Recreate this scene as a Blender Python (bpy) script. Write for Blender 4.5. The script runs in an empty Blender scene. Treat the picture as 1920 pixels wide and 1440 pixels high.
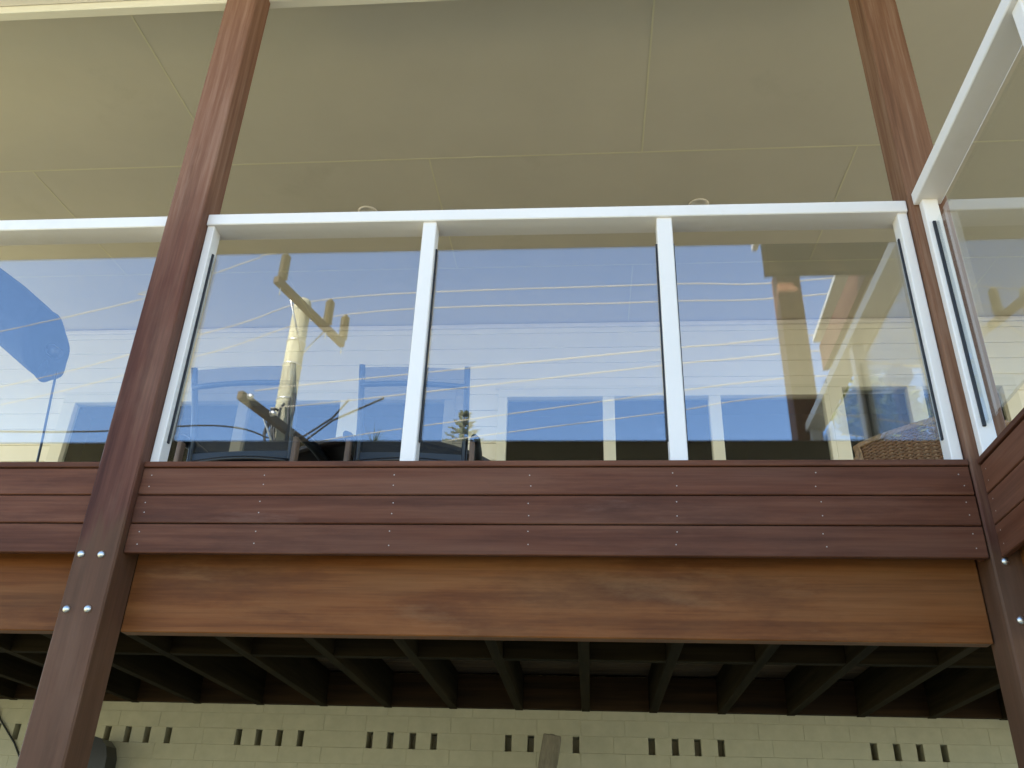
import bpy, bmesh, math, random
from mathutils import Vector, Matrix
random.seed(7)
scn = bpy.context.scene
COL = scn.collection

# ------------------------------------------------------------------ camera
cam_d = bpy.data.cameras.new('camera'); cam = bpy.data.objects.new('camera', cam_d); COL.objects.link(cam)
cam_d.sensor_width = 36.0; cam_d.lens = 31.654; cam_d.clip_start = 0.05; cam_d.clip_end = 1500
RT = (0.9965012, 0.0773423, 0.0316790); UP = (0.0097007, -0.4835014, 0.8752898); FW = (-0.0830138, 0.8719200, 0.4825600)
cam.matrix_world = Matrix(((RT[0], UP[0], -FW[0], 0.0), (RT[1], UP[1], -FW[1], -2.4), (RT[2], UP[2], -FW[2], 1.6), (0, 0, 0, 1)))
scn.camera = cam

# ------------------------------------------------------------------ sky, sun, exposure
SUN = Vector((-0.44, 0.65, 0.62)).normalized()
elev = math.asin(SUN.z); azim = math.atan2(SUN.x, SUN.y)
w = bpy.data.worlds.new('World'); scn.world = w; w.use_nodes = True
nt = w.node_tree; nt.nodes.clear()
sky = nt.nodes.new('ShaderNodeTexSky'); sky.sky_type = 'NISHITA'; sky.sun_disc = False
sky.sun_elevation = elev; sky.sun_rotation = azim
sky.air_density = 1.0; sky.dust_density = 0.35; sky.ozone_density = 4.5; sky.altitude = 30
bg = nt.nodes.new('ShaderNodeBackground'); bg.inputs['Strength'].default_value = 0.15
wo = nt.nodes.new('ShaderNodeOutputWorld')
nt.links.new(sky.outputs[0], bg.inputs[0]); nt.links.new(bg.outputs[0], wo.inputs[0])
sd = bpy.data.lights.new('sun', 'SUN'); sd.energy = 5.0; sd.angle = math.radians(0.53); sd.color = (1.0, 0.94, 0.84)
so = bpy.data.objects.new('sun', sd); COL.objects.link(so); so.location = (-20, 20, 30)
so.rotation_euler = (-SUN).to_track_quat('-Z', 'Y').to_euler()
scn.view_settings.view_transform = 'Standard'; scn.view_settings.look = 'None'
scn.view_settings.exposure = 2.03; scn.view_settings.gamma = 1.0; scn.view_settings.use_curve_mapping = False
scn.cycles.max_bounces = 10; scn.cycles.transparent_max_bounces = 24; scn.cycles.diffuse_bounces = 5

# ------------------------------------------------------------------ materials
def new_mat(name):
    m = bpy.data.materials.new(name); m.use_nodes = True
    t = m.node_tree; b = t.nodes['Principled BSDF']
    return m, t, b
def N(t, k, **kw):
    n = t.nodes.new(k)
    for a, v in kw.items(): setattr(n, a, v)
    return n
def setin(n, **kw):
    for k, v in kw.items(): n.inputs[k.replace('_', ' ')].default_value = v
def ramp(t, fac, stops):
    r = N(t, 'ShaderNodeValToRGB'); e = r.color_ramp.elements
    e[0].position, e[0].color = stops[0][0], (*stops[0][1], 1)
    e[1].position, e[1].color = stops[-1][0], (*stops[-1][1], 1)
    for p, c in stops[1:-1]:
        q = e.new(p); q.color = (*c, 1)
    t.links.new(fac, r.inputs[0]); return r
def mixrgb(t, a, b, fac, mode='MIX'):
    m = N(t, 'ShaderNodeMix', data_type='RGBA', blend_type=mode)
    if isinstance(fac, (int, float)): m.inputs[0].default_value = fac
    else: t.links.new(fac, m.inputs[0])
    for i, s in ((6, a), (7, b)):
        if isinstance(s, tuple): m.inputs[i].default_value = (*s, 1)
        else: t.links.new(s, m.inputs[i])
    return m.outputs[2]
def coords(t, scale, rnd=True):
    tc = N(t, 'ShaderNodeTexCoord'); mp = N(t, 'ShaderNodeMapping'); mp.inputs['Scale'].default_value = scale
    t.links.new(tc.outputs['Object'], mp.inputs['Vector'])
    if rnd:
        oi = N(t, 'ShaderNodeObjectInfo'); mu = N(t, 'ShaderNodeMath', operation='MULTIPLY'); mu.inputs[1].default_value = 57.0
        t.links.new(oi.outputs['Random'], mu.inputs[0])
        cx = N(t, 'ShaderNodeCombineXYZ')
        for i in range(3): t.links.new(mu.outputs[0], cx.inputs[i])
        ad = N(t, 'ShaderNodeVectorMath', operation='ADD')
        t.links.new(mp.outputs[0], ad.inputs[0]); t.links.new(cx.outputs[0], ad.inputs[1]); return ad.outputs[0]
    return mp.outputs[0]
def noise(t, vec, scale, detail=4, rough=0.55):
    n = N(t, 'ShaderNodeTexNoise'); setin(n, Scale=scale, Detail=detail, Roughness=rough); t.links.new(vec, n.inputs['Vector']); return n.outputs['Fac']
def bump(t, b, h, strength, dist=0.002):
    bp = N(t, 'ShaderNodeBump'); setin(bp, Strength=strength, Distance=dist); t.links.new(h, bp.inputs['Height']); t.links.new(bp.outputs[0], b.inputs['Normal'])

def wood(name, axis, dark, mid, light, fade=(0.3, 0.2, 0.16), fade_amt=0.35, rough=0.42, spec=0.5):
    m, t, b = new_mat(name)
    s = [11.0, 11.0, 11.0]; s[axis] = 0.55
    v = coords(t, s); g = noise(t, v, 2.2, 7, 0.62)
    s2 = [70.0, 70.0, 70.0]; s2[axis] = 1.6
    v2 = coords(t, s2); g2 = noise(t, v2, 2.0, 3, 0.6)
    s3 = [3.0, 3.0, 3.0]; s3[axis] = 0.9
    v3 = coords(t, s3); g3 = noise(t, v3, 1.7, 5, 0.6)
    c = ramp(t, g, [(0.30, dark), (0.5, mid), (0.72, light)]).outputs[0]
    f = ramp(t, g3, [(0.45, (0, 0, 0)), (0.72, (1, 1, 1))])
    fm = N(t, 'ShaderNodeMath', operation='MULTIPLY'); fm.inputs[1].default_value = fade_amt
    t.links.new(f.outputs[0], fm.inputs[0])
    c = mixrgb(t, c, fade, fm.outputs[0])
    st = ramp(t, g2, [(0.3, (0.70, 0.70, 0.70)), (0.6, (1, 1, 1))]).outputs[0]
    c = mixrgb(t, c, st, 0.6, 'MULTIPLY')
    oi = N(t, 'ShaderNodeObjectInfo'); pv = N(t, 'ShaderNodeMapRange'); setin(pv, To_Min=0.78, To_Max=1.18); t.links.new(oi.outputs['Random'], pv.inputs[0])
    hs = N(t, 'ShaderNodeHueSaturation'); t.links.new(pv.outputs[0], hs.inputs['Value']); t.links.new(c, hs.inputs['Color'])
    t.links.new(hs.outputs[0], b.inputs['Base Color'])
    rr = N(t, 'ShaderNodeMapRange'); setin(rr, To_Min=rough - 0.08, To_Max=rough + 0.18); t.links.new(g3, rr.inputs[0]); t.links.new(rr.outputs[0], b.inputs['Roughness'])
    b.inputs['Specular IOR Level'].default_value = spec
    bump(t, b, g2, 0.25, 0.0015)
    return m
def paint(name, col, rough=0.5, var=0.06, scale=6.0, bmp=0.05, dirt=None, dirt_amt=0.3, spec=0.4):
    m, t, b = new_mat(name)
    v = coords(t, (1, 1, 1)); g = noise(t, v, scale, 5, 0.6)
    lo = tuple(c * (1 - var) for c in col); hi = tuple(min(1, c * (1 + var)) for c in col)
    c = ramp(t, g, [(0.3, lo), (0.7, hi)]).outputs[0]
    if dirt:
        g2 = noise(t, v, scale * 0.45, 7, 0.7); f = ramp(t, g2, [(0.56, (0, 0, 0)), (0.78, (dirt_amt,) * 3)]).outputs[0]
        c = mixrgb(t, c, dirt, f)
    t.links.new(c, b.inputs['Base Color']); b.inputs['Roughness'].default_value = rough; b.inputs['Specular IOR Level'].default_value = spec
    if bmp: bump(t, b, noise(t, v, scale * 40, 3), bmp, 0.001)
    return m
def plain(name, col, rough=0.5, metal=0.0, spec=0.5):
    m, t, b = new_mat(name)
    v = coords(t, (1, 1, 1)); g = noise(t, v, 25, 4)
    c = ramp(t, g, [(0.3, tuple(x * 0.85 for x in col)), (0.7, tuple(min(1, x * 1.12) for x in col))]).outputs[0]
    t.links.new(c, b.inputs['Base Color']); b.inputs['Roughness'].default_value = rough; b.inputs['Metallic'].default_value = metal
    b.inputs['Specular IOR Level'].default_value = spec
    return m
def glass(name, r0, tint):
    m, t, b = new_mat(name); t.nodes.remove(b); out = t.nodes['Material Output']
    lw = N(t, 'ShaderNodeLayerWeight'); lw.inputs['Blend'].default_value = 0.5
    pw = N(t, 'ShaderNodeMath', operation='POWER'); pw.inputs[1].default_value = 5.0; t.links.new(lw.outputs['Facing'], pw.inputs[0])
    mu = N(t, 'ShaderNodeMath', operation='MULTIPLY_ADD'); mu.inputs[1].default_value = 1 - r0; mu.inputs[2].default_value = r0; t.links.new(pw.outputs[0], mu.inputs[0])
    tr = N(t, 'ShaderNodeBsdfTransparent'); tr.inputs[0].default_value = (*tint, 1)
    gl = N(t, 'ShaderNodeBsdfGlossy'); gl.inputs['Roughness'].default_value = 0.0; gl.inputs[0].default_value = (1, 1, 1, 1)
    mx = N(t, 'ShaderNodeMixShader'); t.links.new(mu.outputs[0], mx.inputs[0]); t.links.new(tr.outputs[0], mx.inputs[1]); t.links.new(gl.outputs[0], mx.inputs[2])
    t.links.new(mx.outputs[0], out.inputs[0]); return m

CL = ((0.078, 0.027, 0.014), (0.122, 0.045, 0.024), (0.165, 0.068, 0.038))
PO = ((0.050, 0.017, 0.011), (0.092, 0.035, 0.022), (0.14, 0.060, 0.038))
BE = ((0.105, 0.033, 0.008), (0.175, 0.060, 0.016), (0.225, 0.088, 0.028))
M = {}
for a, n in enumerate('xyz'):
    M['clad_' + n] = wood('cladding_timber_' + n, a, *CL, fade=(0.13, 0.07, 0.05), fade_amt=0.4, rough=0.48, spec=0.12)
    M['post_' + n] = wood('post_timber_' + n, a, *PO, fade=(0.24, 0.15, 0.11), fade_amt=0.4, rough=0.52, spec=0.14)
    M['beam_' + n] = wood('beam_timber_' + n, a, *BE, fade=(0.19, 0.10, 0.045), fade_amt=0.4, rough=0.44, spec=0.12)
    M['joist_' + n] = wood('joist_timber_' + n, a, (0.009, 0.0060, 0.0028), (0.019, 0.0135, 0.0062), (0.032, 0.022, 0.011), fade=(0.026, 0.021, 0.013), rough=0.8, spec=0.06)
def stain(m, col, sc, lo, hi, amt):
    t = m.node_tree; b = t.nodes['Principled BSDF']; src = b.inputs['Base Color'].links[0].from_socket
    f = ramp(t, noise(t, coords(t, sc), 1.0, 8, 0.68), [(lo, (0, 0, 0)), (hi, (amt,) * 3)]).outputs[0]
    t.links.new(mixrgb(t, src, col, f), b.inputs['Base Color'])
for n in 'xy':
    stain(M['beam_' + n], (0.06, 0.02, 0.008), (1.3, 1.3, 5.0), 0.50, 0.72, 0.75)
    stain(M['beam_' + n], (0.30, 0.17, 0.08), (1.1, 1.1, 4.0), 0.60, 0.76, 0.38)
    stain(M['clad_' + n], (0.045, 0.018, 0.012), (1.6, 1.6, 9.0), 0.50, 0.72, 0.7)
    stain(M['clad_' + n], (0.20, 0.11, 0.08), (2.2, 2.2, 14.0), 0.60, 0.74, 0.35)
M['deck_x'] = wood('deck_timber', 0, (0.045, 0.026, 0.015), (0.075, 0.045, 0.026), (0.11, 0.07, 0.042), fade=(0.11, 0.08, 0.06), rough=0.6, spec=0.3)
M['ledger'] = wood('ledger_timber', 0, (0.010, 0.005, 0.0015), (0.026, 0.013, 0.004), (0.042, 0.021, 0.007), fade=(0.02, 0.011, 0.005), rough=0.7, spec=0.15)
def weather_post(m, lo_=1.15, hi_=1.75, k=((0.16, 0.072, 0.043), (0.245, 0.122, 0.076), (0.34, 0.20, 0.14))):
    t = m.node_tree; b = t.nodes['Principled BSDF']; src = b.inputs['Base Color'].links[0].from_socket
    tc = N(t, 'ShaderNodeTexCoord'); sp = N(t, 'ShaderNodeSeparateXYZ'); t.links.new(tc.outputs['Object'], sp.inputs[0])
    ns = noise(t, coords(t, (9, 9, 1.2), False), 1.5, 5); ad = N(t, 'ShaderNodeMath', operation='MULTIPLY_ADD'); ad.inputs[1].default_value = 0.9
    t.links.new(ns, ad.inputs[0]); t.links.new(sp.outputs[2], ad.inputs[2])
    mr = N(t, 'ShaderNodeMapRange', clamp=True); setin(mr, From_Min=lo_, From_Max=hi_); t.links.new(ad.outputs[0], mr.inputs[0])
    mm = N(t, 'ShaderNodeMath', operation='MULTIPLY'); mm.inputs[1].default_value = 0.75; t.links.new(mr.outputs[0], mm.inputs[0])
    g5 = ramp(t, noise(t, coords(t, (26, 26, 0.9)), 2.0, 6, 0.65), [(0.3, k[0]), (0.5, k[1]), (0.7, k[2])]).outputs[0]; up = mixrgb(t, src, g5, mm.outputs[0])
    ml = N(t, 'ShaderNodeMapRange', clamp=True); setin(ml, From_Min=0.42, From_Max=0.34, To_Min=0.0, To_Max=1.0); t.links.new(ad.outputs[0], ml.inputs[0])
    ml2 = N(t, 'ShaderNodeMath', operation='MULTIPLY'); ml2.inputs[1].default_value = 0.45; t.links.new(ml.outputs[0], ml2.inputs[0])
    lo = mixrgb(t, up, (0.105, 0.062, 0.032), ml2.outputs[0]); t.links.new(lo, b.inputs['Base Color'])
weather_post(M['post_z'])
M['post_worn'] = wood('worn_post_timber', 2, *PO, fade=(0.24, 0.15, 0.11), fade_amt=0.4, rough=0.55, spec=0.14)
weather_post(M['post_worn'], 0.45, 0.75, ((0.13, 0.062, 0.034), (0.225, 0.115, 0.065), (0.31, 0.19, 0.125)))
stain(M['post_z'], (0.055, 0.028, 0.018), (14.0, 14.0, 1.3), 0.54, 0.74, 0.5)
M['grey_timber'] = wood('weathered_timber', 2, (0.10, 0.09, 0.065), (0.19, 0.165, 0.12), (0.26, 0.23, 0.17), fade=(0.3, 0.27, 0.2), rough=0.75)
M['table_timber'] = wood('dark_table_timber', 0, (0.012, 0.008, 0.006), (0.025, 0.015, 0.011), (0.04, 0.025, 0.018), fade=(0.03, 0.02, 0.015), rough=0.4)
M['arm_timber'] = wood('chair_arm_timber', 2, (0.12, 0.075, 0.05), (0.22, 0.14, 0.095), (0.3, 0.2, 0.14), rough=0.55)
M['white'] = paint('white_enamel_paint', (0.79, 0.745, 0.71), 0.35, 0.02, 3, 0.02, dirt=(0.46, 0.40, 0.26), dirt_amt=0.30)
M['cream'] = paint('cream_trim_paint', (0.78, 0.745, 0.64), 0.45, 0.03, 3, 0.03, dirt=(0.45, 0.40, 0.27), dirt_amt=0.15)
M['ceil'] = paint('ceiling_paint', (0.62, 0.575, 0.495), 0.75, 0.035, 1.6, 0.06, dirt=(0.40, 0.38, 0.30), dirt_amt=0.55, spec=0.2)
M['bead'] = paint('joint_bead_paint', (0.70, 0.66, 0.50), 0.6, 0.03, 3, 0.02)
M['board'] = paint('weatherboard_paint', (0.86, 0.82, 0.725), 0.45, 0.03, 2, 0.03)
M['brick'] = paint('painted_brick', (0.45, 0.425, 0.31), 0.85, 0.07, 14, 0.35, dirt=(0.42, 0.38, 0.27), dirt_amt=0.4, spec=0.15)
M['mortar'] = paint('painted_mortar', (0.425, 0.40, 0.29), 0.9, 0.08, 20, 0.3, spec=0.1)
M['black_metal'] = plain('black_powder_coat', (0.012, 0.013, 0.015), 0.32)
M['rubber'] = plain('black_rubber', (0.012, 0.012, 0.016), 0.55)
M['steel'] = plain('galvanised_steel', (0.62, 0.62, 0.60), 0.38, 1.0)
M['nail'] = plain('dull_nail', (0.38, 0.33, 0.30), 0.5, 0.3)
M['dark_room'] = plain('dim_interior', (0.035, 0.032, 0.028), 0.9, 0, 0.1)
M['glass'] = glass('balustrade_glass', 0.145, (0.955, 0.97, 0.965))
M['window_glass'] = glass('window_glass', 0.04, (0.90, 0.92, 0.91))
M['canvas'] = plain('dark_canvas', (0.018, 0.022, 0.035), 0.85, 0, 0.2)
M['wicker'] = plain('brown_wicker', (0.21, 0.10, 0.04), 0.5)
M['wicker_pale'] = plain('worn_wicker', (0.36, 0.21, 0.10), 0.5)
M['pole'] = wood('weathered_pole', 2, (0.24, 0.22, 0.15), (0.36, 0.34, 0.24), (0.46, 0.44, 0.32), fade=(0.42, 0.42, 0.30), rough=0.85, spec=0.2)
M['arm'] = wood('crossarm_timber', 1, (0.04, 0.028, 0.016), (0.07, 0.05, 0.03), (0.10, 0.07, 0.045), fade=(0.09, 0.07, 0.05), rough=0.8, spec=0.2)
M['porcelain'] = plain('brown_porcelain', (0.08, 0.06, 0.025), 0.3)
M['wire'] = plain('bare_aluminium_wire', (0.40, 0.36, 0.28), 0.6, 0.1)
M['cable'] = plain('black_cable_sheath', (0.012, 0.012, 0.012), 0.6)
M['leaf'] = plain('tree_leaves', (0.12, 0.135, 0.03), 0.6, 0, 0.2)
M['leaf_dark'] = plain('pine_needles', (0.055, 0.07, 0.02), 0.6, 0, 0.3)
M['bark'] = plain('bark', (0.13, 0.10, 0.075), 0.9, 0, 0.2)
M['roof_metal'] = plain('roof_sheet_paint', (0.5, 0.5, 0.48), 0.5)
M['paving'] = paint('sandy_paving', (0.60, 0.495, 0.29), 0.85, 0.1, 5, 0.2)
M['grass'] = paint('dry_yellow_lawn', (0.45, 0.39, 0.21), 0.9, 0.15, 3, 0.3)
M['added_lawn_grass'] = paint('added_dark_grass', (0.30, 0.27, 0.13), 0.9, 0.3, 3, 0.3)
M['asphalt'] = paint('sun_bleached_road', (0.22, 0.20, 0.17), 0.9, 0.2, 30, 0.3)
M['concrete'] = paint('concrete', (0.42, 0.40, 0.36), 0.85, 0.08, 8, 0.2)
# sling mesh: woven so finely that a part of the light passes
m, t, b = new_mat('sling_mesh'); setin(b, Roughness=0.6); b.inputs['Base Color'].default_value = (0.012, 0.013, 0.016, 1)
out = t.nodes['Material Output']; tr = N(t, 'ShaderNodeBsdfTransparent'); mx = N(t, 'ShaderNodeMixShader'); mx.inputs[0].default_value = 0.68
t.links.new(tr.outputs[0], mx.inputs[1]); t.links.new(b.outputs[0], mx.inputs[2]); t.links.new(mx.outputs[0], out.inputs[0]); M['sling'] = m

# ------------------------------------------------------------------ builders
def link(name, me, mat, parent=None, loc=None):
    o = bpy.data.objects.new(name, me); COL.objects.link(o)
    if mat is not None and not me.materials: me.materials.append(M[mat] if isinstance(mat, str) else mat)
    if loc is not None: o.location = loc
    if parent is not None:
        o.parent = parent; r = parent.matrix_world if False else Vector(ROOT[parent.name]); o.location = Vector(o.location) - r
        ROOT[o.name] = Vector(ROOT[parent.name]) + Vector(o.location)
    else: ROOT[o.name] = Vector(o.location)
    return o
ROOT = {}
def thing(name, label, cat, loc=(0, 0, 0), group=None):
    o = bpy.data.objects.new(name, None); COL.objects.link(o); o.location = loc; o.empty_display_size = 0.1
    ROOT[o.name] = Vector(loc); tag(o, label, cat, group); return o
def tag(o, label=None, cat=None, group=None, kind=None):
    if label: o['label'] = label
    if cat: o['category'] = cat
    if group: o['group'] = group
    if kind: o['kind'] = kind
    return o
def cbox_data(hx, hy, hz, c):
    V = []; I = {}
    for sx in (-1, 1):
        for sy in (-1, 1):
            for sz in (-1, 1):
                I[sx, sy, sz] = len(V)
                V += [(sx * hx, sy * (hy - c), sz * (hz - c)), (sx * (hx - c), sy * hy, sz * (hz - c)), (sx * (hx - c), sy * (hy - c), sz * hz)]
    F = []
    for s in (-1, 1):
        F.append([I[s, a, b] for a, b in ((-1, -1), (1, -1), (1, 1), (-1, 1))])
        F.append([I[a, s, b] + 1 for a, b in ((-1, -1), (1, -1), (1, 1), (-1, 1))])
        F.append([I[a, b, s] + 2 for a, b in ((-1, -1), (1, -1), (1, 1), (-1, 1))])
    for a in (-1, 1):
        for b_ in (-1, 1):
            F.append([I[a, b_, -1], I[a, b_, 1], I[a, b_, 1] + 1, I[a, b_, -1] + 1])
            F.append([I[a, -1, b_], I[a, 1, b_], I[a, 1, b_] + 2, I[a, -1, b_] + 2])
            F.append([I[-1, a, b_] + 1, I[1, a, b_] + 1, I[1, a, b_] + 2, I[-1, a, b_] + 2])
            for c_ in (-1, 1): F.append([I[a, b_, c_], I[a, b_, c_] + 1, I[a, b_, c_] + 2])
    return V, F
def fix(me, smooth=False):
    bm = bmesh.new(); bm.from_mesh(me); bmesh.ops.recalc_face_normals(bm, faces=bm.faces)
    if smooth:
        for f in bm.faces: f.smooth = True
    bm.to_mesh(me); bm.free(); me.update(); return me
BOX = {}
def box(name, mat, parent, x0, x1, y0, y1, z0, z1, c=0.002, fn=None):
    hx, hy, hz = (x1 - x0) / 2, (y1 - y0) / 2, (z1 - z0) / 2; c = min(c, hx * 0.45, hy * 0.45, hz * 0.45)
    ctr = Vector(((x0 + x1) / 2, (y0 + y1) / 2, (z0 + z1) / 2))
    key = (round(hx, 5), round(hy, 5), round(hz, 5), round(c, 5), mat)
    if fn is None and key in BOX: me = BOX[key]
    else:
        V, F = cbox_data(hx, hy, hz, c)
        if fn: V = [tuple(Vector(fn(*(Vector(v) + ctr))) - ctr) for v in V]
        me = bpy.data.meshes.new(name); me.from_pydata(V, [], F); fix(me)
        if fn is None: BOX[key] = me
    return link(name, me, mat, parent, ctr)
class MB:
    def __init__(s): s.V = []; s.F = []
    def add(s, V, F):
        n = len(s.V); s.V += [tuple(v) for v in V]; s.F += [[i + n for i in f] for f in F]; return s
    def box(s, x0, x1, y0, y1, z0, z1, c=0.002, mtx=None):
        hx, hy, hz = (x1 - x0) / 2, (y1 - y0) / 2, (z1 - z0) / 2; c = min(c, hx * 0.45, hy * 0.45, hz * 0.45)
        V, F = cbox_data(hx, hy, hz, c); ctr = Vector(((x0 + x1) / 2, (y0 + y1) / 2, (z0 + z1) / 2))
        V = [Vector(v) + ctr for v in V]
        if mtx is not None: V = [mtx @ v for v in V]
        return s.add(V, F)
    def tube(s, pts, r, sides=8, caps=True):
        pts = [Vector(p) for p in pts]; R_ = r if isinstance(r, (list, tuple)) else [r] * len(pts)
        V = []; F = []; up = Vector((0.13, 0.21, 0.97))
        for i, p in enumerate(pts):
            d = (pts[min(i + 1, len(pts) - 1)] - pts[max(i - 1, 0)]).normalized()
            a = d.cross(up)
            if a.length < 1e-3: a = d.cross(Vector((1, 0, 0)))
            a.normalize(); b_ = d.cross(a)
            for k in range(sides):
                q = 2 * math.pi * k / sides; V.append(p + (a * math.cos(q) + b_ * math.sin(q)) * R_[i])
        for i in range(len(pts) - 1):
            for k in range(sides):
                k2 = (k + 1) % sides; F.append([i * sides + k, i * sides + k2, (i + 1) * sides + k2, (i + 1) * sides + k])
        if caps: F.append(list(range(sides))[::-1]); F.append([(len(pts) - 1) * sides + k for k in range(sides)])
        return s.add(V, F)
    def lathe(s, prof, ctr, axis=(0, 0, 1), sides=16):
        ctr = Vector(ctr); q = Vector(axis).normalized().to_track_quat('Z', 'Y'); V = []; F = []
        for (r, h) in prof:
            for k in range(sides):
                a = 2 * math.pi * k / sides; V.append(ctr + q @ Vector((r * math.cos(a), r * math.sin(a), h)))
        for i in range(len(prof) - 1):
            for k in range(sides):
                k2 = (k + 1) % sides; F.append([i * sides + k, i * sides + k2, (i + 1) * sides + k2, (i + 1) * sides + k])
        F.append(list(range(sides))[::-1]); F.append([(len(prof) - 1) * sides + k for k in range(sides)])
        return s.add(V, F)
    def build(s, name, mat, parent=None, smooth=False, loc=None):
        ctr = Vector(loc) if loc is not None else Vector(s.V[0])
        me = bpy.data.meshes.new(name); me.from_pydata([tuple(Vector(v) - ctr) for v in s.V], [], s.F); fix(me, smooth)
        return link(name, me, mat, parent, ctr)

# ================================================================== THE SETTING
def sheet(name, mat, x0, x1, y0, y1, z, n=1):
    me = bpy.data.meshes.new(name); me.from_pydata([(x0, y0, 0), (x1, y0, 0), (x1, y1, 0), (x0, y1, 0)], [], [[0, 1, 2, 3]])
    o = link(name, me, mat, None, (0, 0, z)); tag(o, kind='structure'); return o
sheet('ground', 'grass', -600, 600, -600, 600, 0.0)
sheet('paving', 'paving', -3.2, 9, -9.2, 12, 0.004)
sheet('added_lawn', 'added_lawn_grass', -14, -3.2, -9.2, 12, 0.004)  # unseen darker ground, added to weaken bounce light on the ceiling's left side
sheet('footpath', 'concrete', -120, 120, -12.6, -11.2, 0.004)
sheet('road', 'asphalt', -120, 120, -21, -14.2, 0.004)
o = box('kerb', 'concrete', None, -120, 120, -14.2, -14.05, 0.0, 0.13, 0.02); tag(o, kind='structure')

# ================================================================== LOWER BRICK WALL
WY = 2.80
bw = thing('brick_wall', 'cream painted brick wall with dark vent slots under the deck', 'wall', (0, WY + 0.1, 0))
SL = 2.211; PITCH = 0.0835; BH = 0.0795
box('wall_core', 'mortar', bw, -7, 4.6, WY + 0.0018, WY + 0.2, 0, SL - 0.002, 0.001)
box('wall_core', 'mortar', bw, -7, 4.6, WY + 0.0018, WY + 0.2, SL + PITCH - 0.001, 2.62, 0.001)
box('wall_core', 'mortar', bw, -7, 4.6, WY + 0.115, WY + 0.2, SL - 0.002, SL + PITCH - 0.001, 0.0005)
slots = [-3.37, -3.252, -2.714, -2.596, -2.482, -2.359, -1.953, -1.838, -1.72, -1.60, -1.211, -1.096, -0.972, -0.854, -0.445, -0.323, -0.20, -0.078,
         0.327, 0.452, 0.571, 0.694, 1.485, 1.602, 1.719, 1.842]
SW = 0.036
def tilt(z): return z
for row in range(-5, 3):
    z0 = SL + row * PITCH + 0.002; z1 = z0 + BH
    if row == 0:
        xs = [-4.2] + [s for s in slots] + [2.9]
        for i in range(len(xs) - 1):
            a = xs[i] + (SW / 2 if i else 0); e = xs[i + 1] - (SW / 2 if i < len(xs) - 2 else 0); n = max(1, round((e - a) / 0.24)); d = (e - a) / n
            for k in range(n):
                dy = random.uniform(-0.001, 0.001)
                box('brick', 'brick', bw, a + k * d + (0.0003 if k else 0), a + (k + 1) * d - (0.0003 if k < n - 1 else 0), WY + dy, WY + 0.11, z0 - 0.0035, z1 + 0.0015, 0.0012)
    else:
        x = -4.2 + (0.12 if row % 2 else 0)
        while x < 2.9:
            dy = random.choice((-0.0008, -0.0004, 0, 0.0005))
            box('brick', 'brick', bw, x, x + 0.233, WY + dy, WY + 0.1, z0, z1, 0.0012); x += 0.237
# ================================================================== HOUSE: upper weatherboard wall and windows
WU = 3.50
hs = thing('house', 'white weatherboard upper house wall with cream framed windows behind the balcony', 'house', (0, WU, 2.63))
panesC = [(-3.94, -3.22), (-3.14, -2.64), (-2.56, -1.85), (-1.68, -1.06)]
panesA = [(-0.59, 0.114), (0.20, 0.882), (0.966, 1.70)]
panesB = [(1.835, 2.29), (2.40, 2.95)]
units = [(-4.04, -0.98, panesC, 4.725), (-0.66, 1.735, panesA, 4.74), (1.735, 3.05, panesB, 4.80)]
openings = [(-4.04, -0.98, 4.80), (-0.66, 3.05, 4.84)]
z = 2.64; rowi = 0
while z < 5.40:
    z1 = z + 0.1335
    xs = [-7.0]; segs = []
    for a, e, h in openings:
        if z < h - 0.02: segs.append((xs[-1], a)); xs.append(e)
    segs.append((xs[-1], 4.6))
    for a, e in segs:
        def lap(x, y, zz, z=z): return (x, y + (0.008 * (zz - z) / 0.1335), zz)
        box('weatherboard', 'board', hs, a, e, WU - 0.006, WU + 0.02, z + 0.0006, z1 - 0.0006, 0.0022, lap)
    z = z1; rowi += 1
for a, e, zb in ((-4.04, -0.98, 4.801), (-0.66, 1.735, 4.816), (1.735, 3.05, 4.876)):
    box('weatherboard', 'board', hs, a, e, WU - 0.002, WU + 0.02, zb, 4.9085, 0.002)
box('wall_core', 'board', hs, -7, -4.04, WU + 0.028, WU + 0.14, 2.6, 5.6)
box('wall_core', 'board', hs, -0.98, -0.66, WU + 0.028, WU + 0.14, 2.6, 5.6)
box('wall_core', 'board', hs, 3.05, 4.6, WU + 0.028, WU + 0.14, 2.6, 5.6)
box('wall_core', 'board', hs, -7.0, 4.6, WU + 0.142, WU + 0.2, 4.86, 5.6)
box('cornice', 'white', hs, -7, 4.6, WU - 0.032, WU - 0.008, 5.350, 5.385, 0.006)
for a, e, panes, head in units:
    wd = box('window', 'cream', hs, a, e, WU - 0.03, WU + 0.05, head, head + 0.075, 0.003)
    box('head_trim', 'cream', wd, a - 0.02, e + 0.02, WU - 0.037, WU - 0.031, head + 0.062, head + 0.085, 0.003) if a != 1.735 else None
    edges = [a] + [v for p in panes for v in p] + [e]
    for i in range(0, len(edges), 2):
        box('frame', 'cream', wd, edges[i], edges[i + 1], WU - 0.028, WU + 0.05, 2.64, head - 0.001, 0.003)
    for p0, p1 in panes:
        box('pane', 'window_glass', wd, p0 + 0.001, p1 - 0.001, WU + 0.018, WU + 0.024, 2.70, head - 0.001, 0.0005)
        box('sill', 'cream', wd, p0 + 0.001, p1 - 0.001, WU - 0.01, WU + 0.05, 2.641, 2.70, 0.003)
mb = MB(); mb.box(-4.3, 3.2, WU + 0.8, WU + 0.85, 2.5, 5.2); mb.box(-4.3, 3.2, WU + 0.21, WU + 0.85, 5.0, 5.05); mb.box(-4.3, 3.2, WU + 0.06, WU + 0.85, 2.45, 2.5)
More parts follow.
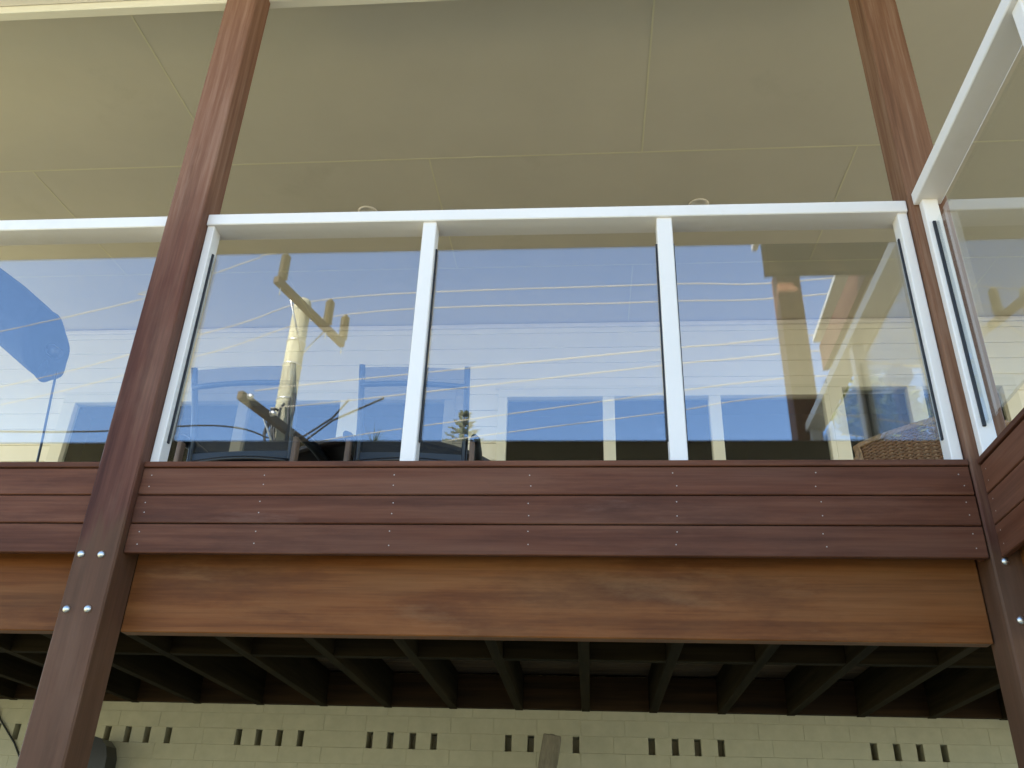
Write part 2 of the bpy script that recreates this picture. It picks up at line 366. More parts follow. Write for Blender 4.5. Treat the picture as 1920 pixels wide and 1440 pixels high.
mb.box(-4.35, -4.3, WU + 0.15, WU + 0.85, 2.45, 5.05); mb.box(3.2, 3.25, WU + 0.15, WU + 0.85, 2.45, 5.05)
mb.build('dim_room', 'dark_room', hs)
box('rear_wall', 'board', hs, -7, 6, WU + 1.0, WU + 6, 0, 5.3, 0.01)

# ================================================================== ROOF AND CEILING
def cz(y): return 5.08 + 0.09 * (y - 0.1)
rf = thing('verandah_roof', 'pale roof with flat panelled ceiling and beams above the balcony', 'roof', (0, 1.5, 5.1))
cl = box('ceiling', 'bead', rf, -7, 4.6, 0.117, WU - 0.008, 0.012, 0.018, 0.001, lambda x, y, z: (x, y, z + cz(y)))
def csheet(x0, x1, y0, y1): box('ceiling_sheet', 'ceil', cl, x0 + 0.0022, x1 - 0.0022, y0 + 0.0022, y1 - 0.0022, 0.0065, 0.0118, 0.001, lambda x, y, z: (x, y, z + cz(y)))
r1 = [-7, -4.52, -2.12, 0.32, 2.72, 4.6]; r2 = [-7, -5.68, -3.28, -0.89, 1.50, 3.9, 4.6]
for xs, y0, y1 in ((r1, 0.119, 1.44), (r2, 1.44, 2.64), (r1, 2.64, WU - 0.01)):
    for i in range(len(xs) - 1): csheet(xs[i], xs[i + 1], y0, y1)
cm = lambda x, y, z: (x, y, z + cz(y))
for yj in (1.44, 2.64): box('joint_bead', 'bead', cl, -7, 4.6, yj - 0.005, yj + 0.005, 0.0045, 0.0064, 0.0008, cm)
for xs, y0, y1 in ((r1, 0.119, 1.434), (r2, 1.446, 2.634), (r1, 2.646, WU - 0.06)):
    for xj in xs[1:-1]: box('joint_bead', 'bead', cl, xj - 0.0045, xj + 0.0045, y0, y1, 0.0047, 0.0064, 0.0008, cm)
cw = box('wing_ceiling', 'bead', rf, 1.1, 4.6, -1.53, 0.1165, 0.012, 0.018, 0.001, lambda x, y, z: (x, y, z + cz(y)))
def wsheet(x0, x1, y0, y1): box('ceiling_sheet', 'ceil', cw, x0 + 0.0022, x1 - 0.0022, y0 + 0.0022, y1 - 0.0022, 0.0065, 0.0118, 0.001, lambda x, y, z: (x, y, z + cz(y)))
for xs, y0, y1 in (([1.1, 1.5, 3.9, 4.6], -1.08, 0.115), ([1.1, 2.72, 4.6], -1.53, -1.08)):
    for i in range(len(xs) - 1): wsheet(xs[i], xs[i + 1], y0, y1)
box('beam', 'cream', rf, -7, 1.058, 0.073, 0.116, 4.846, 5.09, 0.003)
box('fascia_beam', 'white', rf, -7, 1.058, -0.022, 0.071, 4.884, 5.06, 0.003)
box('soffit', 'cream', rf, -7, 0.94, -0.74, -0.024, 5.005, 5.011, 0.001)
g = box('gutter', 'white', rf, -7, 0.90, -0.86, -0.75, 4.95, 5.06, 0.015)
box('outer_ceiling', 'ceil', rf, 1.64, 4.6, -2.88, -1.581, 0.004, 0.010, 0.001, cm)
box('side_fascia', 'post_y', rf, 1.60, 1.635, -2.94, -1.581, 4.70, 4.90, 0.003)
box('end_beam', 'joist_x', rf, 0.985, 4.6, -1.573, -1.532, 4.51, 4.935, 0.003)
box('side_gutter', 'white', rf, 0.925, 0.957, -1.62, -0.87, 4.72, 5.06, 0.006)
box('end_cap', 'joist_z', rf, 0.966, 0.983, -1.575, -1.53, 4.51, 4.93, 0.003)
box('edge_beam', 'cream', rf, 1.637, 4.6, -2.94, -2.885, 4.71, 4.88, 0.003)
box('roof_sheet', 'roof_metal', rf, -7.2, 4.8, -0.76, 9.5, 0.16, 0.20, 0.004, lambda x, y, z: (x, y, z + cz(y)))
box('roof_sheet', 'roof_metal', rf, 0.95, 4.8, -1.60, -0.761, 0.16, 0.20, 0.004, lambda x, y, z: (x, y, z + cz(y)))
box('roof_sheet', 'roof_metal', rf, 1.58, 4.8, -3.0, -1.602, 0.16, 0.20, 0.004, lambda x, y, z: (x, y, z + cz(y)))
for px, py in ((-1.36, 1.935), (0.69, 1.95)):
    d = MB().lathe([(0.055, 0.0), (0.062, -0.004), (0.058, -0.010), (0.045, -0.010), (0.042, -0.003), (0.0, -0.003)], (px, py, cz(py) + 0.0064), (0, -0.0896, 0.996), 24).build('downlight', 'white', rf, True, loc=(px, py, cz(py)))

# ================================================================== TIMBER POSTS
def post(label, x0, x1, y0, y1, z0, z1, bolts, face, group='timber verandah posts', mat='post_z'):
    p = thing('timber_post', label, 'post', ((x0 + x1) / 2, (y0 + y1) / 2, z0), group)
    box('shaft', mat, p, x0, x1, y0, y1, z0, z1, 0.005)
    for bx_, bz in bolts:
        MB().lathe([(0.0105, 0.0), (0.0108, 0.002), (0.0095, 0.005), (0.006, 0.0075), (0.002, 0.0085)], (bx_, y0 + 0.0005, bz), face, 14).build('bolt', 'steel', p, True, loc=(bx_, y0, bz))
    return p
post('reddish brown timber post crossing the left bay, with four round bolts', -1.4594, -1.3327, -0.03, 0.095, 0, 5.06, [(-1.437, 2.373), (-1.377, 2.372), (-1.436, 2.216), (-1.375, 2.217)], (0, -1, 0))
post('reddish brown timber corner post where the front and side balustrades meet', 1.062, 1.187, -0.004, 0.121, 0, 5.07, [(1.094, 2.377), (1.098, 2.222)], (0, -1, 0), mat='post_worn')
post('timber post at the far end of the side balcony, mirrored in the glass', 1.03, 1.155, -1.70, -1.575, 0, 4.574, [], (0, -1, 0))
tp = post('slim timber post with crosspiece under the side roof edge, mirrored in the glass', 2.03, 2.11, -2.93, -2.86, 2.4, 4.709, [], (0, -1, 0))
box('crosspiece', 'post_x', tp, 1.995, 2.145, -2.96, -2.83, 4.58, 4.655, 0.004)

# ================================================================== DECK
dk = thing('deck', 'raised timber balcony deck with reddish board cladding, beam and dark joists', 'deck', (0, 0, 2.4))
rows = [(2.388, 2.4752), (2.4788, 2.5637), (2.5673, 2.6515)]
for a, e in ((-4.6, -1.4606), (-1.3315, 1.0585)):
    for z0, z1 in rows: box('cladding_board', 'clad_x', dk, a, e, 0.0, 0.019, z0, z1, 0.0022)
    box('cap_board', 'clad_x', dk, a, e, -0.006, 0.135, 2.6532, 2.671, 0.002)
    box('bearer_beam', 'beam_x', dk, a, e, 0.088, 0.132, 2.184, 2.418, 0.003)
for z0, z1 in rows: box('cladding_board', 'clad_y', dk, 1.087, 1.106, -1.57, -0.0065, z0, z1, 0.0022)
box('cap_board', 'clad_y', dk, 1.081, 1.215, -1.57, -0.0065, 2.6532, 2.671, 0.002)
box('bearer_beam', 'beam_y', dk, 1.135, 1.18, -1.57, -0.0065, 2.176, 2.418, 0.003)
box('cleat', 'clad_z', dk, 1.045, 1.0600, 0.0195, 0.048, 2.392, 2.652, 0.002)
jx = [1.44 - 0.366 * k for k in range(16)]
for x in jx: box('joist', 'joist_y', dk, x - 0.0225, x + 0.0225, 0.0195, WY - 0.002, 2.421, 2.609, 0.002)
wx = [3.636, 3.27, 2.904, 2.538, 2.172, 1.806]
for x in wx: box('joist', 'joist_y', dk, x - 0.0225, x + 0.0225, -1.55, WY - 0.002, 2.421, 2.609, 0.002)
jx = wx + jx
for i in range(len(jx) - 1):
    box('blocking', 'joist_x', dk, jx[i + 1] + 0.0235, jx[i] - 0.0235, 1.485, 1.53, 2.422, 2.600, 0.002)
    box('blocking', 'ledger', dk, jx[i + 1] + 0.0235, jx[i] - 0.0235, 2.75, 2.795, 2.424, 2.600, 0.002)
y = 0.136
while y < WU - 0.1:
    box('deck_board', 'deck_x', dk, -4.6, 4.4, y, y + 0.088, 2.6115, 2.634, 0.002); y += 0.092
y = -1.56
while y < 0.10:
    box('deck_board', 'deck_x', dk, 1.225, 4.4, y, y + 0.088, 2.6115, 2.634, 0.002); y += 0.092
mb = MB()
for x in [-4.2 + 0.43 * k for k in range(6)] + [-1.30, -0.95, -0.565, -0.165, 0.245, 0.64, 1.03]:
    for ri, (z0, z1) in enumerate(rows):
        for zz in (z0 + 0.028, z1 - 0.022):
            xx = x + random.uniform(-0.006, 0.006)
            if not -1.47 < xx < -1.325: mb.lathe([(0.0019, 0), (0.0019, 0.0005)], (xx, 0.0003, zz + random.uniform(-0.004, 0.004)), (0, -1, 0), 8)
for y in (-0.035, -0.42, -0.80, -1.2):
    for z0, z1 in rows:
        for zz in (z0 + 0.028, z1 - 0.022): mb.lathe([(0.0019, 0), (0.0019, 0.0005)], (1.0873, y, zz), (-1, 0, 0), 8)
tag(mb.build('nail_heads', 'nail', dk), kind='stuff')

# ================================================================== BALUSTRADES
RB, RTOP = 3.580, 3.627
GB, GT = 2.765, 3.486
def sl(x, y, z): return (x, y, z - 0.0075 * (x + 0.15))
bl = thing('balustrade', 'white balustrade of the wide middle bay with three clear glass panels', 'balustrade', (-0.15, 0.06, 2.671), 'white and glass balustrades')
box('handrail', 'white', bl, -1.3325, 1.0605, 0.012, 0.104, RB, RTOP, 0.003, sl)
bars = [(-1.3315, -1.304), (-0.559, -0.512), (0.2394, 0.2907), (1.028, 1.0600)]
for a, e in bars: box('baluster', 'white', bl, a, e, 0.022, 0.079, 2.6712, RB + 0.005 - 0.0075 * (a + 0.15), 0.003)
for i in range(3):
    a, e = bars[i][1], bars[i + 1][0]
    box('glass_panel', 'glass', bl, a + 0.002, e - 0.002, 0.056, 0.066, GB, GT, 0.0008, lambda x, y, z: (x, y, z - 0.004 * (x + 0.15)))
    box('gasket', 'rubber', bl, a - 0.0005, a + 0.0055, 0.046, 0.0555, GB - 0.008, GT, 0.001)
    box('gasket', 'rubber', bl, e - 0.0055, e + 0.0005, 0.046, 0.0555, GB - 0.008, GT, 0.001)
lb = thing('balustrade', 'white balustrade of the left bay, cut off by the picture edge', 'balustrade', (-2.5, 0.06, 2.671), 'white and glass balustrades')
box('handrail', 'white', lb, -4.6, -1.4600, 0.012, 0.104, RB, RTOP, 0.003, lambda x, y, z: (x, y, z + 0.006 - 0.002 * (x + 1.46)))
lbars = [(-4.1, -4.05), (-2.98, -2.93), (-1.489, -1.461)]
for a, e in lbars: box('baluster', 'white', lb, a, e, 0.022, 0.079, 2.6712, RB + 0.006, 0.003)
for i in range(2):
    a, e = lbars[i][1], lbars[i + 1][0]
    box('glass_panel', 'glass', lb, a + 0.002, e - 0.002, 0.056, 0.066, GB, GT, 0.0008)
    for q in (a, e - 0.005): box('gasket', 'rubber', lb, q, q + 0.005, 0.046, 0.0555, GB - 0.008, GT, 0.001)
wb = thing('balustrade', 'white balustrade of the side balcony running toward the viewer on the right', 'balustrade', (1.13, -0.8, 2.671), 'white and glass balustrades')
box('handrail', 'white', wb, 1.073, 1.160, -1.573, -0.0055, RB, RTOP, 0.003)
wbars = [(-0.036, -0.006), (-0.80, -0.752), (-1.573, -1.545)]
for a, e in wbars: box('baluster', 'white', wb, 1.090, 1.139, a, e, 2.6712, RB + 0.002, 0.003)
for i in range(2):
    e, a = wbars[i][0], wbars[i + 1][1]
    box('glass_panel', 'glass', wb, 1.115, 1.125, a + 0.002, e - 0.002, GB, GT, 0.0008)
    for q in (a - 0.0005, e - 0.0075): box('gasket', 'rubber', wb, 1.105, 1.1145, q, q + 0.008, GB - 0.008, GT, 0.001)

# ================================================================== FURNITURE ON THE DECK
DZ = 2.634
def sling_chair(label, cx, cy, rot):
    c = thing('sling_chair', label, 'chair', (0, 0, 0), 'black sling chairs at the table')
    # local: back toward -y, seat toward +y
    hw = 0.235
    def prof(u): return (-0.02 - 0.13 * u + 0.05 * math.sin(u * 3.14), 0.42 + 0.53 * u)  # y, z up the back
    for s in (-1, 1):
        pts = [(s * hw, prof(u / 10)[0], prof(u / 10)[1]) for u in range(11)]
        pts[-1] = (s * hw, pts[-1][1], pts[-1][2] + 0.012)
        mb = MB().tube([(s * hw, 0.46, 0.40), (s * hw, 0.25, 0.40), (s * hw, 0.05, 0.405)] + pts, 0.014, 10); mb.build('side_rail', 'black_metal', c, True)
        MB().tube([(s * (hw + 0.02), -0.02, 0.40), (s * (hw + 0.025), -0.10, 0.0)], 0.015, 10).build('leg', 'black_metal', c, True)
        MB().tube([(s * (hw + 0.02), 0.42, 0.62), (s * (hw + 0.02), 0.44, 0.0)], 0.015, 10).build('leg', 'black_metal', c, True)
        MB().box(s * (hw + 0.035) - 0.011, s * (hw + 0.035) + 0.011, -0.075, -0.035, 0.0, 0.635, 0.004).build('arm_post', 'arm_timber', c)
        ap = [(s * (hw + 0.045), -0.10 + 0.55 * k / 10, 0.645 + 0.03 * math.sin(k / 10 * 3.14)) for k in range(11)]
        MB().tube(ap, [0.012] + [0.024] * 9 + [0.012], 10).build('armrest', 'black_metal', c, True)
    V = []; F = []
    for k in range(13):
        u = k / 12; y_, z_ = prof(u)
        for j in range(7):
            x = -hw + 0.01 + (2 * hw - 0.02) * j / 6; V.append((x, y_ - 0.012 * math.sin(j / 6 * 3.14) + 0.002, z_))
    for k in range(12):
        for j in range(6): F.append([k * 7 + j, k * 7 + j + 1, (k + 1) * 7 + j + 1, (k + 1) * 7 + j])
    sm = MB().add(V, F); o = sm.build('back_sling', 'sling', c, True)
    V = [(x, y_, 0.40 - 0.015 * math.sin((x + hw) / (2 * hw) * 3.14)) for y_ in (0.0, 0.15, 0.3, 0.46) for x in (-hw + 0.01, -0.1, 0, 0.1, hw - 0.01)]
    F = [[k * 5 + j, k * 5 + j + 1, (k + 1) * 5 + j + 1, (k + 1) * 5 + j] for k in range(3) for j in range(4)]
    MB().add(V, F).build('seat_sling', 'black_metal', c, True)
    for u in (0.86, 0.22):
        y_, z_ = prof(u); MB().tube([(-hw + 2 * hw * k / 8, y_ - 0.02 * math.sin(k / 8 * 3.14) - 0.012, z_ + (0.012 if u < 0.5 else 0.0) * math.sin(k / 8 * 3.14)) for k in range(9)], 0.013, 10).build('cross_bar', 'black_metal', c, True)
    MB().tube([(-hw, 0.46, 0.40), (hw, 0.46, 0.40)], 0.014, 10).build('cross_bar', 'black_metal', c, True)
    # opaque lower back panel pocket
    V = []; F = []
    for k in range(5):
        y_, z_ = prof(0.02 + 0.30 * k / 4)
        for j in range(7): V.append((-hw + 0.01 + (2 * hw - 0.02) * j / 6, y_ - 0.006 - 0.012 * math.sin(j / 6 * 3.14), z_))
    for k in range(4):
        for j in range(6): F.append([k * 7 + j, k * 7 + j + 1, (k + 1) * 7 + j + 1, (k + 1) * 7 + j])
    MB().add(V, F).build('back_panel', 'black_metal', c, True)
    c.location = (cx, cy, DZ); c.rotation_euler = (0, 0, rot); return c
sling_chair('black sling chair nearest the left post, its back to the glass', -1.535, 1.16, math.radians(-4))
sling_chair('black sling chair behind the first white baluster, right of the other one', -0.775, 1.18, math.radians(4))
tb = thing('table', 'dark round table behind the two sling chairs', 'table', (-0.98, 1.85, DZ))
MB().lathe([(0.58, 0.69), (0.60, 0.695), (0.61, 0.705), (0.61, 0.72), (0.60, 0.73), (0.0, 0.732)], (-0.98, 1.85, DZ), sides=48).build('table_top', 'table_timber', tb, False)
for sx in (-1, 1):
    for sy in (-1, 1):
        MB().tube([(-0.98 + sx * 0.30, 1.85 + sy * 0.30, DZ + 0.69), (-0.98 + sx * 0.38, 1.85 + sy * 0.38, DZ)], 0.025, 10).build('leg', 'table_timber', tb, True)
ln = thing('lantern', 'small dark lantern on the round table between the two chairs', 'lantern', (-1.22, 1.75, DZ + 0.732))
MB().lathe([(0.045, 0), (0.05, 0.005), (0.05, 0.012), (0.04, 0.02), (0.035, 0.11), (0.05, 0.13)], (-1.22, 1.75, DZ + 0.732), sides=12).build('body', 'black_metal', ln)
MB().lathe([(0.055, 0.131), (0.075, 0.145), (0.075, 0.155), (0.03, 0.19), (0.008, 0.20)], (-1.22, 1.75, DZ + 0.732), sides=12).build('lid', 'black_metal', ln)
# folding chair behind the table: one black bar is seen under the glass
fc = thing('folding_chair', 'slim black metal chair near the window, only its slanting bar showing', 'chair', (0.12, 2.2, DZ))
for dy in (0, 0.38):
    MB().tube([(0.00, 2.0 + dy, DZ), (0.20, 2.0 + dy, DZ + 0.86)], 0.016, 8).build('leg', 'black_metal', fc, True)
    MB().tube([(0.30, 2.0 + dy, DZ), (0.02, 2.0 + dy, DZ + 0.46)], 0.014, 8).build('leg', 'black_metal', fc, True)
MB().box(-0.12, 0.26, 2.02, 2.36, DZ + 0.44, DZ + 0.46, 0.005).build('seat', 'black_metal', fc)
MB().box(0.155, 0.175, 2.0, 2.38, DZ + 0.62, DZ + 0.70, 0.005).build('backrest', 'black_metal', fc)

# wicker armchair
wk = thing('wicker_armchair', 'brown woven wicker armchair beside the corner post', 'armchair', (1.50, 1.3, DZ))
def weave(name, fpt, nu, nv, amp, r, mat, parent):
    mb = MB()
    for j in range(nv):
        v = (j + 0.5) / nv; pts = []
        for i in range(nu * 2 + 1):
            u = i / (nu * 2); p, n = fpt(u, v); pts.append(p + n * (amp * (1 if (i // 1) % 2 == 0 else -1) * (1 if j % 2 else -1) * (0 if i % 1 else 1)))
        mb.tube(pts, r, 5)
    return tag(mb.build(name, mat, parent, True), kind='stuff')
def topz(x): return DZ + 0.555 + 0.13 * min(1, max(0, (x - 1.09) / 0.42)) ** 0.8 if x < 1.51 else DZ + 0.555 + 0.13 * min(1, max(0, (1.93 - x) / 0.42)) ** 0.8
def back_pt(u, v):
    x = 1.09 + 0.84 * u; p = Vector((x, 0.99 + 0.05 * math.cos((u - 0.5) * 3.14) * -1 + 0.05, DZ + 0.06 + (topz(x) - DZ - 0.06) * v)); return p, Vector((0, -1, 0))
weave('back_weave', back_pt, 13, 74, 0.0085, 0.0050, 'wicker', wk)
mb = MB()
for k in range(27):
    u = k / 26
    pts = [back_pt(u, v / 8)[0] + Vector((0, 0, 0)) for v in range(9)]; mb.tube(pts, 0.007, 6)
tag(mb.build('back_stakes', 'wicker_pale', wk, True), kind='stuff')
rim = [back_pt(k / 40, 1.0)[0] for k in range(41)]
rim = [Vector((1.09, 1.0, DZ + 0.05))] + [Vector((1.088, 0.998, DZ + 0.05 + 0.46 * k / 6)) for k in range(1, 7)] + rim + [Vector((1.932, 0.998, DZ + 0.51 - 0.46 * k / 6)) for k in range(7)]
mb = MB(); mb.tube(rim, 0.012, 8)
for ph in (0, 2.1, 4.2):
    pts = []
    for i in range(len(rim) - 1):
        for q in range(4):
            f = (i + q / 4); a = f * 2.2 + ph; p = rim[i].lerp(rim[i + 1], q / 4); pts.append(p + Vector((math.cos(a) * 0.006, math.sin(a) * 0.011, math.sin(a + 1.2) * 0.011)))
    mb.tube(pts, 0.0065, 5)
mb.build('rim_braid', 'wicker_pale', wk, True)
for s, x0 in ((-1, 1.085), (1, 1.935)):
    def arm_pt(u, v, x0=x0): return Vector((x0 + 0.0, 1.02 + 0.58 * u, DZ + 0.06 + 0.42 * v)), Vector((1, 0, 0))
    weave('arm_weave', arm_pt, 18, 42, 0.0055, 0.0052, 'wicker', wk)
    MB().tube([Vector((x0, 1.0 + 0.6 * k / 6, DZ + 0.49)) for k in range(7)], 0.018, 8).build('arm_rail', 'wicker_pale', wk, True)
MB().box(1.10, 1.92, 1.02, 1.60, DZ + 0.26, DZ + 0.33, 0.02).build('seat', 'wicker', wk)
for x in (1.10, 1.92):
    for y in (1.01, 1.59): MB().tube([(x, y, DZ), (x, y, DZ + 0.45)], 0.016, 8).build('leg', 'wicker', wk, True)

# furled umbrella slung from the ceiling in the left bay
um = thing('furled_umbrella', 'dark folded canvas umbrella slung diagonally in the left bay', 'umbrella', (-2.66, 1.4, DZ))
A = Vector((-2.76, 1.40, 3.93)); B = Vector((-4.42, 1.50, 5.20)); ax = (B - A).normalized(); q = ax.to_track_quat('Z', 'Y')
V = []; F = []; NS = 48; prof = [(0.03, 0.10), (0.04, 0.178), (0.06, 0.192), (0.10, 0.185), (0.16, 0.19), (0.5, 0.195), (1.0, 0.17), (1.5, 0.12), (1.9, 0.07), (2.05, 0.03)]
for h, r in prof:
    for k in range(NS):
        a = 2 * math.pi * k / NS; rr = r * (1 + 0.035 * math.cos(7 * a + h * 1.2)); hh = h + (1.0 * rr * (q @ Vector((math.cos(a), 0.8 * math.sin(a), 0))).z if h < 0.2 else 0)
        V.append(A + q @ Vector((rr * math.cos(a), 0.8 * rr * math.sin(a), hh)))
for i in range(len(prof) - 1):
    for k in range(NS): F.append([i * NS + k, i * NS + (k + 1) % NS, (i + 1) * NS + (k + 1) % NS, (i + 1) * NS + k])
F.append(list(range(NS))[::-1])
MB().add(V, F).build('canopy', 'canvas', um, True)
MB().tube([A - ax * 0.05, A + ax * 0.02], 0.03, 10).build('ferrule', 'black_metal', um, True)
MB().tube([(-2.70, 1.4, 3.80), (-2.66, 1.4, 3.4), (-2.60, 1.4, DZ)], 0.006, 8).build('tie_rod', 'black_metal', um, True)
MB().tube([A + Vector((0.02 * math.sin(k / 12 * 6.28) , -0.02, -0.06 - 0.06 * (1 - math.cos(k / 12 * 6.28)))) for k in range(13)], 0.004, 6).build('loop', 'canvas', um, True)

# ================================================================== UNDER THE DECK
lt = thing('timber_offcut', 'weathered square timber leaning against the painted brick wall', 'timber', (-0.45, 2.2, 0))
def lean(v):
    return Matrix.Translation((-0.198, 2.60, 2.262)) @ Matrix.Rotation(math.radians(8.2), 4, 'Y') @ Matrix.Rotation(math.radians(-11), 4, 'X') @ v
mb = MB(); mb.box(-0.047, 0.047, -0.035, 0.035, -2.33, 0.0, 0.004); mb.V = [tuple(lean(Vector(v))) for v in mb.V]
mb.build('shaft', 'grey_timber', lt, loc=(-0.198, 2.60, 2.262))
mb = MB(); mb.box(-0.012, 0.012, -0.015, 0.01, -0.001, 0.01, 0.002); mb.V = [tuple(lean(Vector(v))) for v in mb.V]; mb.build('tenon', 'grey_timber', lt)
wl = thing('wall_lamp', 'black curved lamp hood on the brick wall beside the left post', 'lamp', (-2.60, WY, 2.1))
pr = [(-0.01, 0.0), (0.03, 0.012), (0.07, 0.0), (0.105, -0.035), (0.122, -0.09), (0.125, -0.16), (0.122, -0.28), (0.0, -0.28), (0.012, -0.20), (0.02, -0.13), (0.022, -0.07), (0.008, -0.03)]
c0 = Vector((-2.725, WY - 0.16, 2.205)); V = [c0 + Vector((x, dy, z)) for dy in (0, 0.12) for x, z in pr]; n = len(pr)
F = [list(range(n)), list(range(n, 2 * n))[::-1]] + [[k, (k + 1) % n, n + (k + 1) % n, n + k] for k in range(n)]
MB().add(V, F).build('hood', 'black_metal', wl)
MB().box(-2.69, -2.63, WY - 0.04, WY - 0.003, 1.98, 2.10, 0.005).build('mount', 'black_metal', wl)
cb = MB(); cb.tube([(-3.44, WY - 0.01, 2.42), (-3.36, WY - 0.008, 2.31), (-3.24, WY - 0.008, 2.19), (-3.12, WY - 0.01, 2.03), (-3.02, WY - 0.012, 1.6)], 0.005, 8)
tag(cb.build('cable', 'cable', None, True), 'thin black cable slanting down the brick wall at far left', 'cable')

# ================================================================== POWER POLE AND WIRES (seen mirrored in the glass)
PX, PY = -4.84, -10.0; WD = Vector((0.96, 0.28, 0)).normalized(); AD = Vector((0.28, -0.96, 0)).normalized()
pp = thing('power_pole', 'weathered timber power pole across the street, mirrored in the glass', 'power pole', (PX, PY, 0))
MB().lathe([(0.19, 0), (0.175, 4), (0.155, 8), (0.145, 10.12), (0.13, 10.19), (0.0, 10.21)], (PX, PY, 0), sides=24).build('shaft', 'pole', pp, True, loc=(PX, PY, 0))
for z_ in (9.35, 8.9, 8.25): MB().lathe([(0.160, -0.012), (0.163, 0), (0.160, 0.012)], (PX, PY, z_), sides=24).build('band', 'steel', pp, True)
rotm = Matrix.Rotation(math.atan2(-0.28, 0.96), 4, 'Z')  # local y follows the arm
def arm(z_, h, half, off, sz):
    c = Vector((PX, PY, z_)) + WD * off
    mt = Matrix.Translation(c) @ Matrix(((AD.x, WD.x, 0, 0), (AD.y, WD.y, 0, 0), (0, 0, 1, 0), (0, 0, 0, 1)))
    a_ = MB().box(-half, half, -sz / 2, sz / 2, -h / 2, h / 2, 0.008, mt).build('crossarm', 'arm', pp, loc=c); return a_, c
a1, c1 = arm(9.90, 0.13, 1.05, 0.20, 0.10)
a2, c2 = arm(7.65, 0.13, 1.35, 0.20, 0.10)
def insulator(base, hgt, r, par):
    n = 9; pf = [(0.02, 0.0)]
    for k in range(n):
        h0 = hgt * (0.06 + 0.86 * k / n); pf += [(r * 0.45, h0), (r, h0 + hgt * 0.025), (r * 0.9, h0 + hgt * 0.05), (r * 0.45, h0 + hgt * 0.07)]
    pf += [(r * 0.55, hgt * 0.94), (r * 0.3, hgt)]
    MB().lathe(pf, base, sides=14).build('insulator', 'porcelain', par, True)
    MB().tube([Vector(base) - Vector((0, 0, 0.28)), Vector(base)], 0.011, 6).build('pin', 'steel', par, True)
tops = []
for s in (-0.90, 0.50, 1.03):
    bpt = c1 + AD * s + Vector((0, 0, 0.066)); insulator(bpt, 0.55, 0.085, a1); tops.append(bpt + Vector((0, 0, 0.56)))
for s in (-1, 1):
    MB().tube([c1 + AD * (s * 0.55) - WD * 0.06, Vector((PX, PY, 9.15)) + WD * 0.15 + AD * s * 0.03], 0.016, 6).build('brace', 'steel', a1, True)
    MB().tube([c2 + AD * (s * 0.7) - WD * 0.06, Vector((PX, PY, 7.0)) + WD * 0.17 + AD * s * 0.03], 0.016, 6).build('brace', 'steel', a2, True)
for s in (-1.25, -0.68, 0.68, 1.25):
    bpt = c2 + AD * s + WD * 0.12
    MB().lathe([(0.03, -0.05), (0.045, -0.04), (0.03, -0.015), (0.05, 0.0), (0.03, 0.03), (0.02, 0.05)], bpt, WD, 12).build('insulator', 'steel', a2, True)
def wire(label, pts, r, mat='wire', group='overhead wires'):
    P = [Vector(p) for p in pts]; out = []
    for i in range(len(P) - 1):  # catmull-rom
        p0 = P[max(i - 1, 0)]; p1 = P[i]; p2 = P[i + 1]; p3 = P[min(i + 2, len(P) - 1)]
        for k in range(8):
            u = k / 8; out.append(0.5 * ((2 * p1) + (p2 - p0) * u + (2 * p0 - 5 * p1 + 4 * p2 - p3) * u * u + (3 * p1 - p0 - 3 * p2 + p3) * u ** 3))
    out.append(P[-1]); o = MB().tube(out, r, 6).build('overhead_wire', mat, None, True); tag(o, label, 'wire', group); return o
FAR = Vector((0.96, 0.28, 0))
def far(p, z, d): p = Vector(p); return p + FAR * d + Vector((0, 0, z - p.z))
WR = 0.008
wire('highest overhead wire, above the nearest insulator, mirrored in the left bay glass', [(-40, -19.3, 10.5), (-10.82, -10.81, 10.19), (-7.68, -9.89, 10.37), (-6.44, -9.53, 10.42), (-5.5, -9.26, 10.55), tops[0], far(tops[0], 9.8, 4), far(tops[0], 9.0, 14), far(tops[0], 10, 40)], WR)
wire('upper overhead wire crossing the middle glass panel near its top, mirrored', [(-40, -20.4, 10.6), (-15, -13.5, 10.0), (-7.06, -11.17, 10.32), tops[1], (1.06, -8.80, 9.56), (3.44, -8.11, 9.13), far((3.44, -8.11, 9.13), 8.5, 8), far((3.44, -8.11, 9.13), 9.5, 35)], WR)
wire('second overhead wire from the top across the middle glass panel, mirrored', [(-40, -21.2, 10.6), (-16, -14.3, 9.9), (-7.75, -11.92, 10.2), tops[2], (1.09, -9.34, 9.61), (3.57, -8.62, 9.22), far((3.57, -8.62, 9.22), 8.6, 8), far((3.57, -8.62, 9.22), 9.5, 35)], WR)
LV = [[(-4.84, -8.72, 7.75), (-3.44, -8.31, 7.67), (0.98, -7.02, 7.35), (2.24, -6.66, 7.26)], [(-4.78, -9.27, 7.75), (-3.59, -8.92, 7.67), (1.02, -7.57, 7.44), (2.35, -7.19, 7.36)],
      [(-4.6, -10.6, 7.75), (-3.72, -10.34, 7.80), (1.13, -8.93, 7.77), (2.62, -8.5, 7.74)], [(-4.21, -11.36, 7.85), (-2.02, -10.72, 7.92), (1.2, -9.78, 7.89), (2.79, -9.32, 7.91)]]
lbl = ['third overhead wire from the top across the middle glass panel, mirrored', 'fourth overhead wire from the top across the middle glass panel, mirrored',
       'fifth overhead wire from the top, passing above the window reflection, mirrored', 'lowest overhead wire crossing the middle glass panel, mirrored']
for i, P in enumerate(LV): wire(lbl[i], P + [far(P[-1], P[-1][2] - 0.25, 6), far(P[-1], P[-1][2] + 0.3, 35)], 0.007)
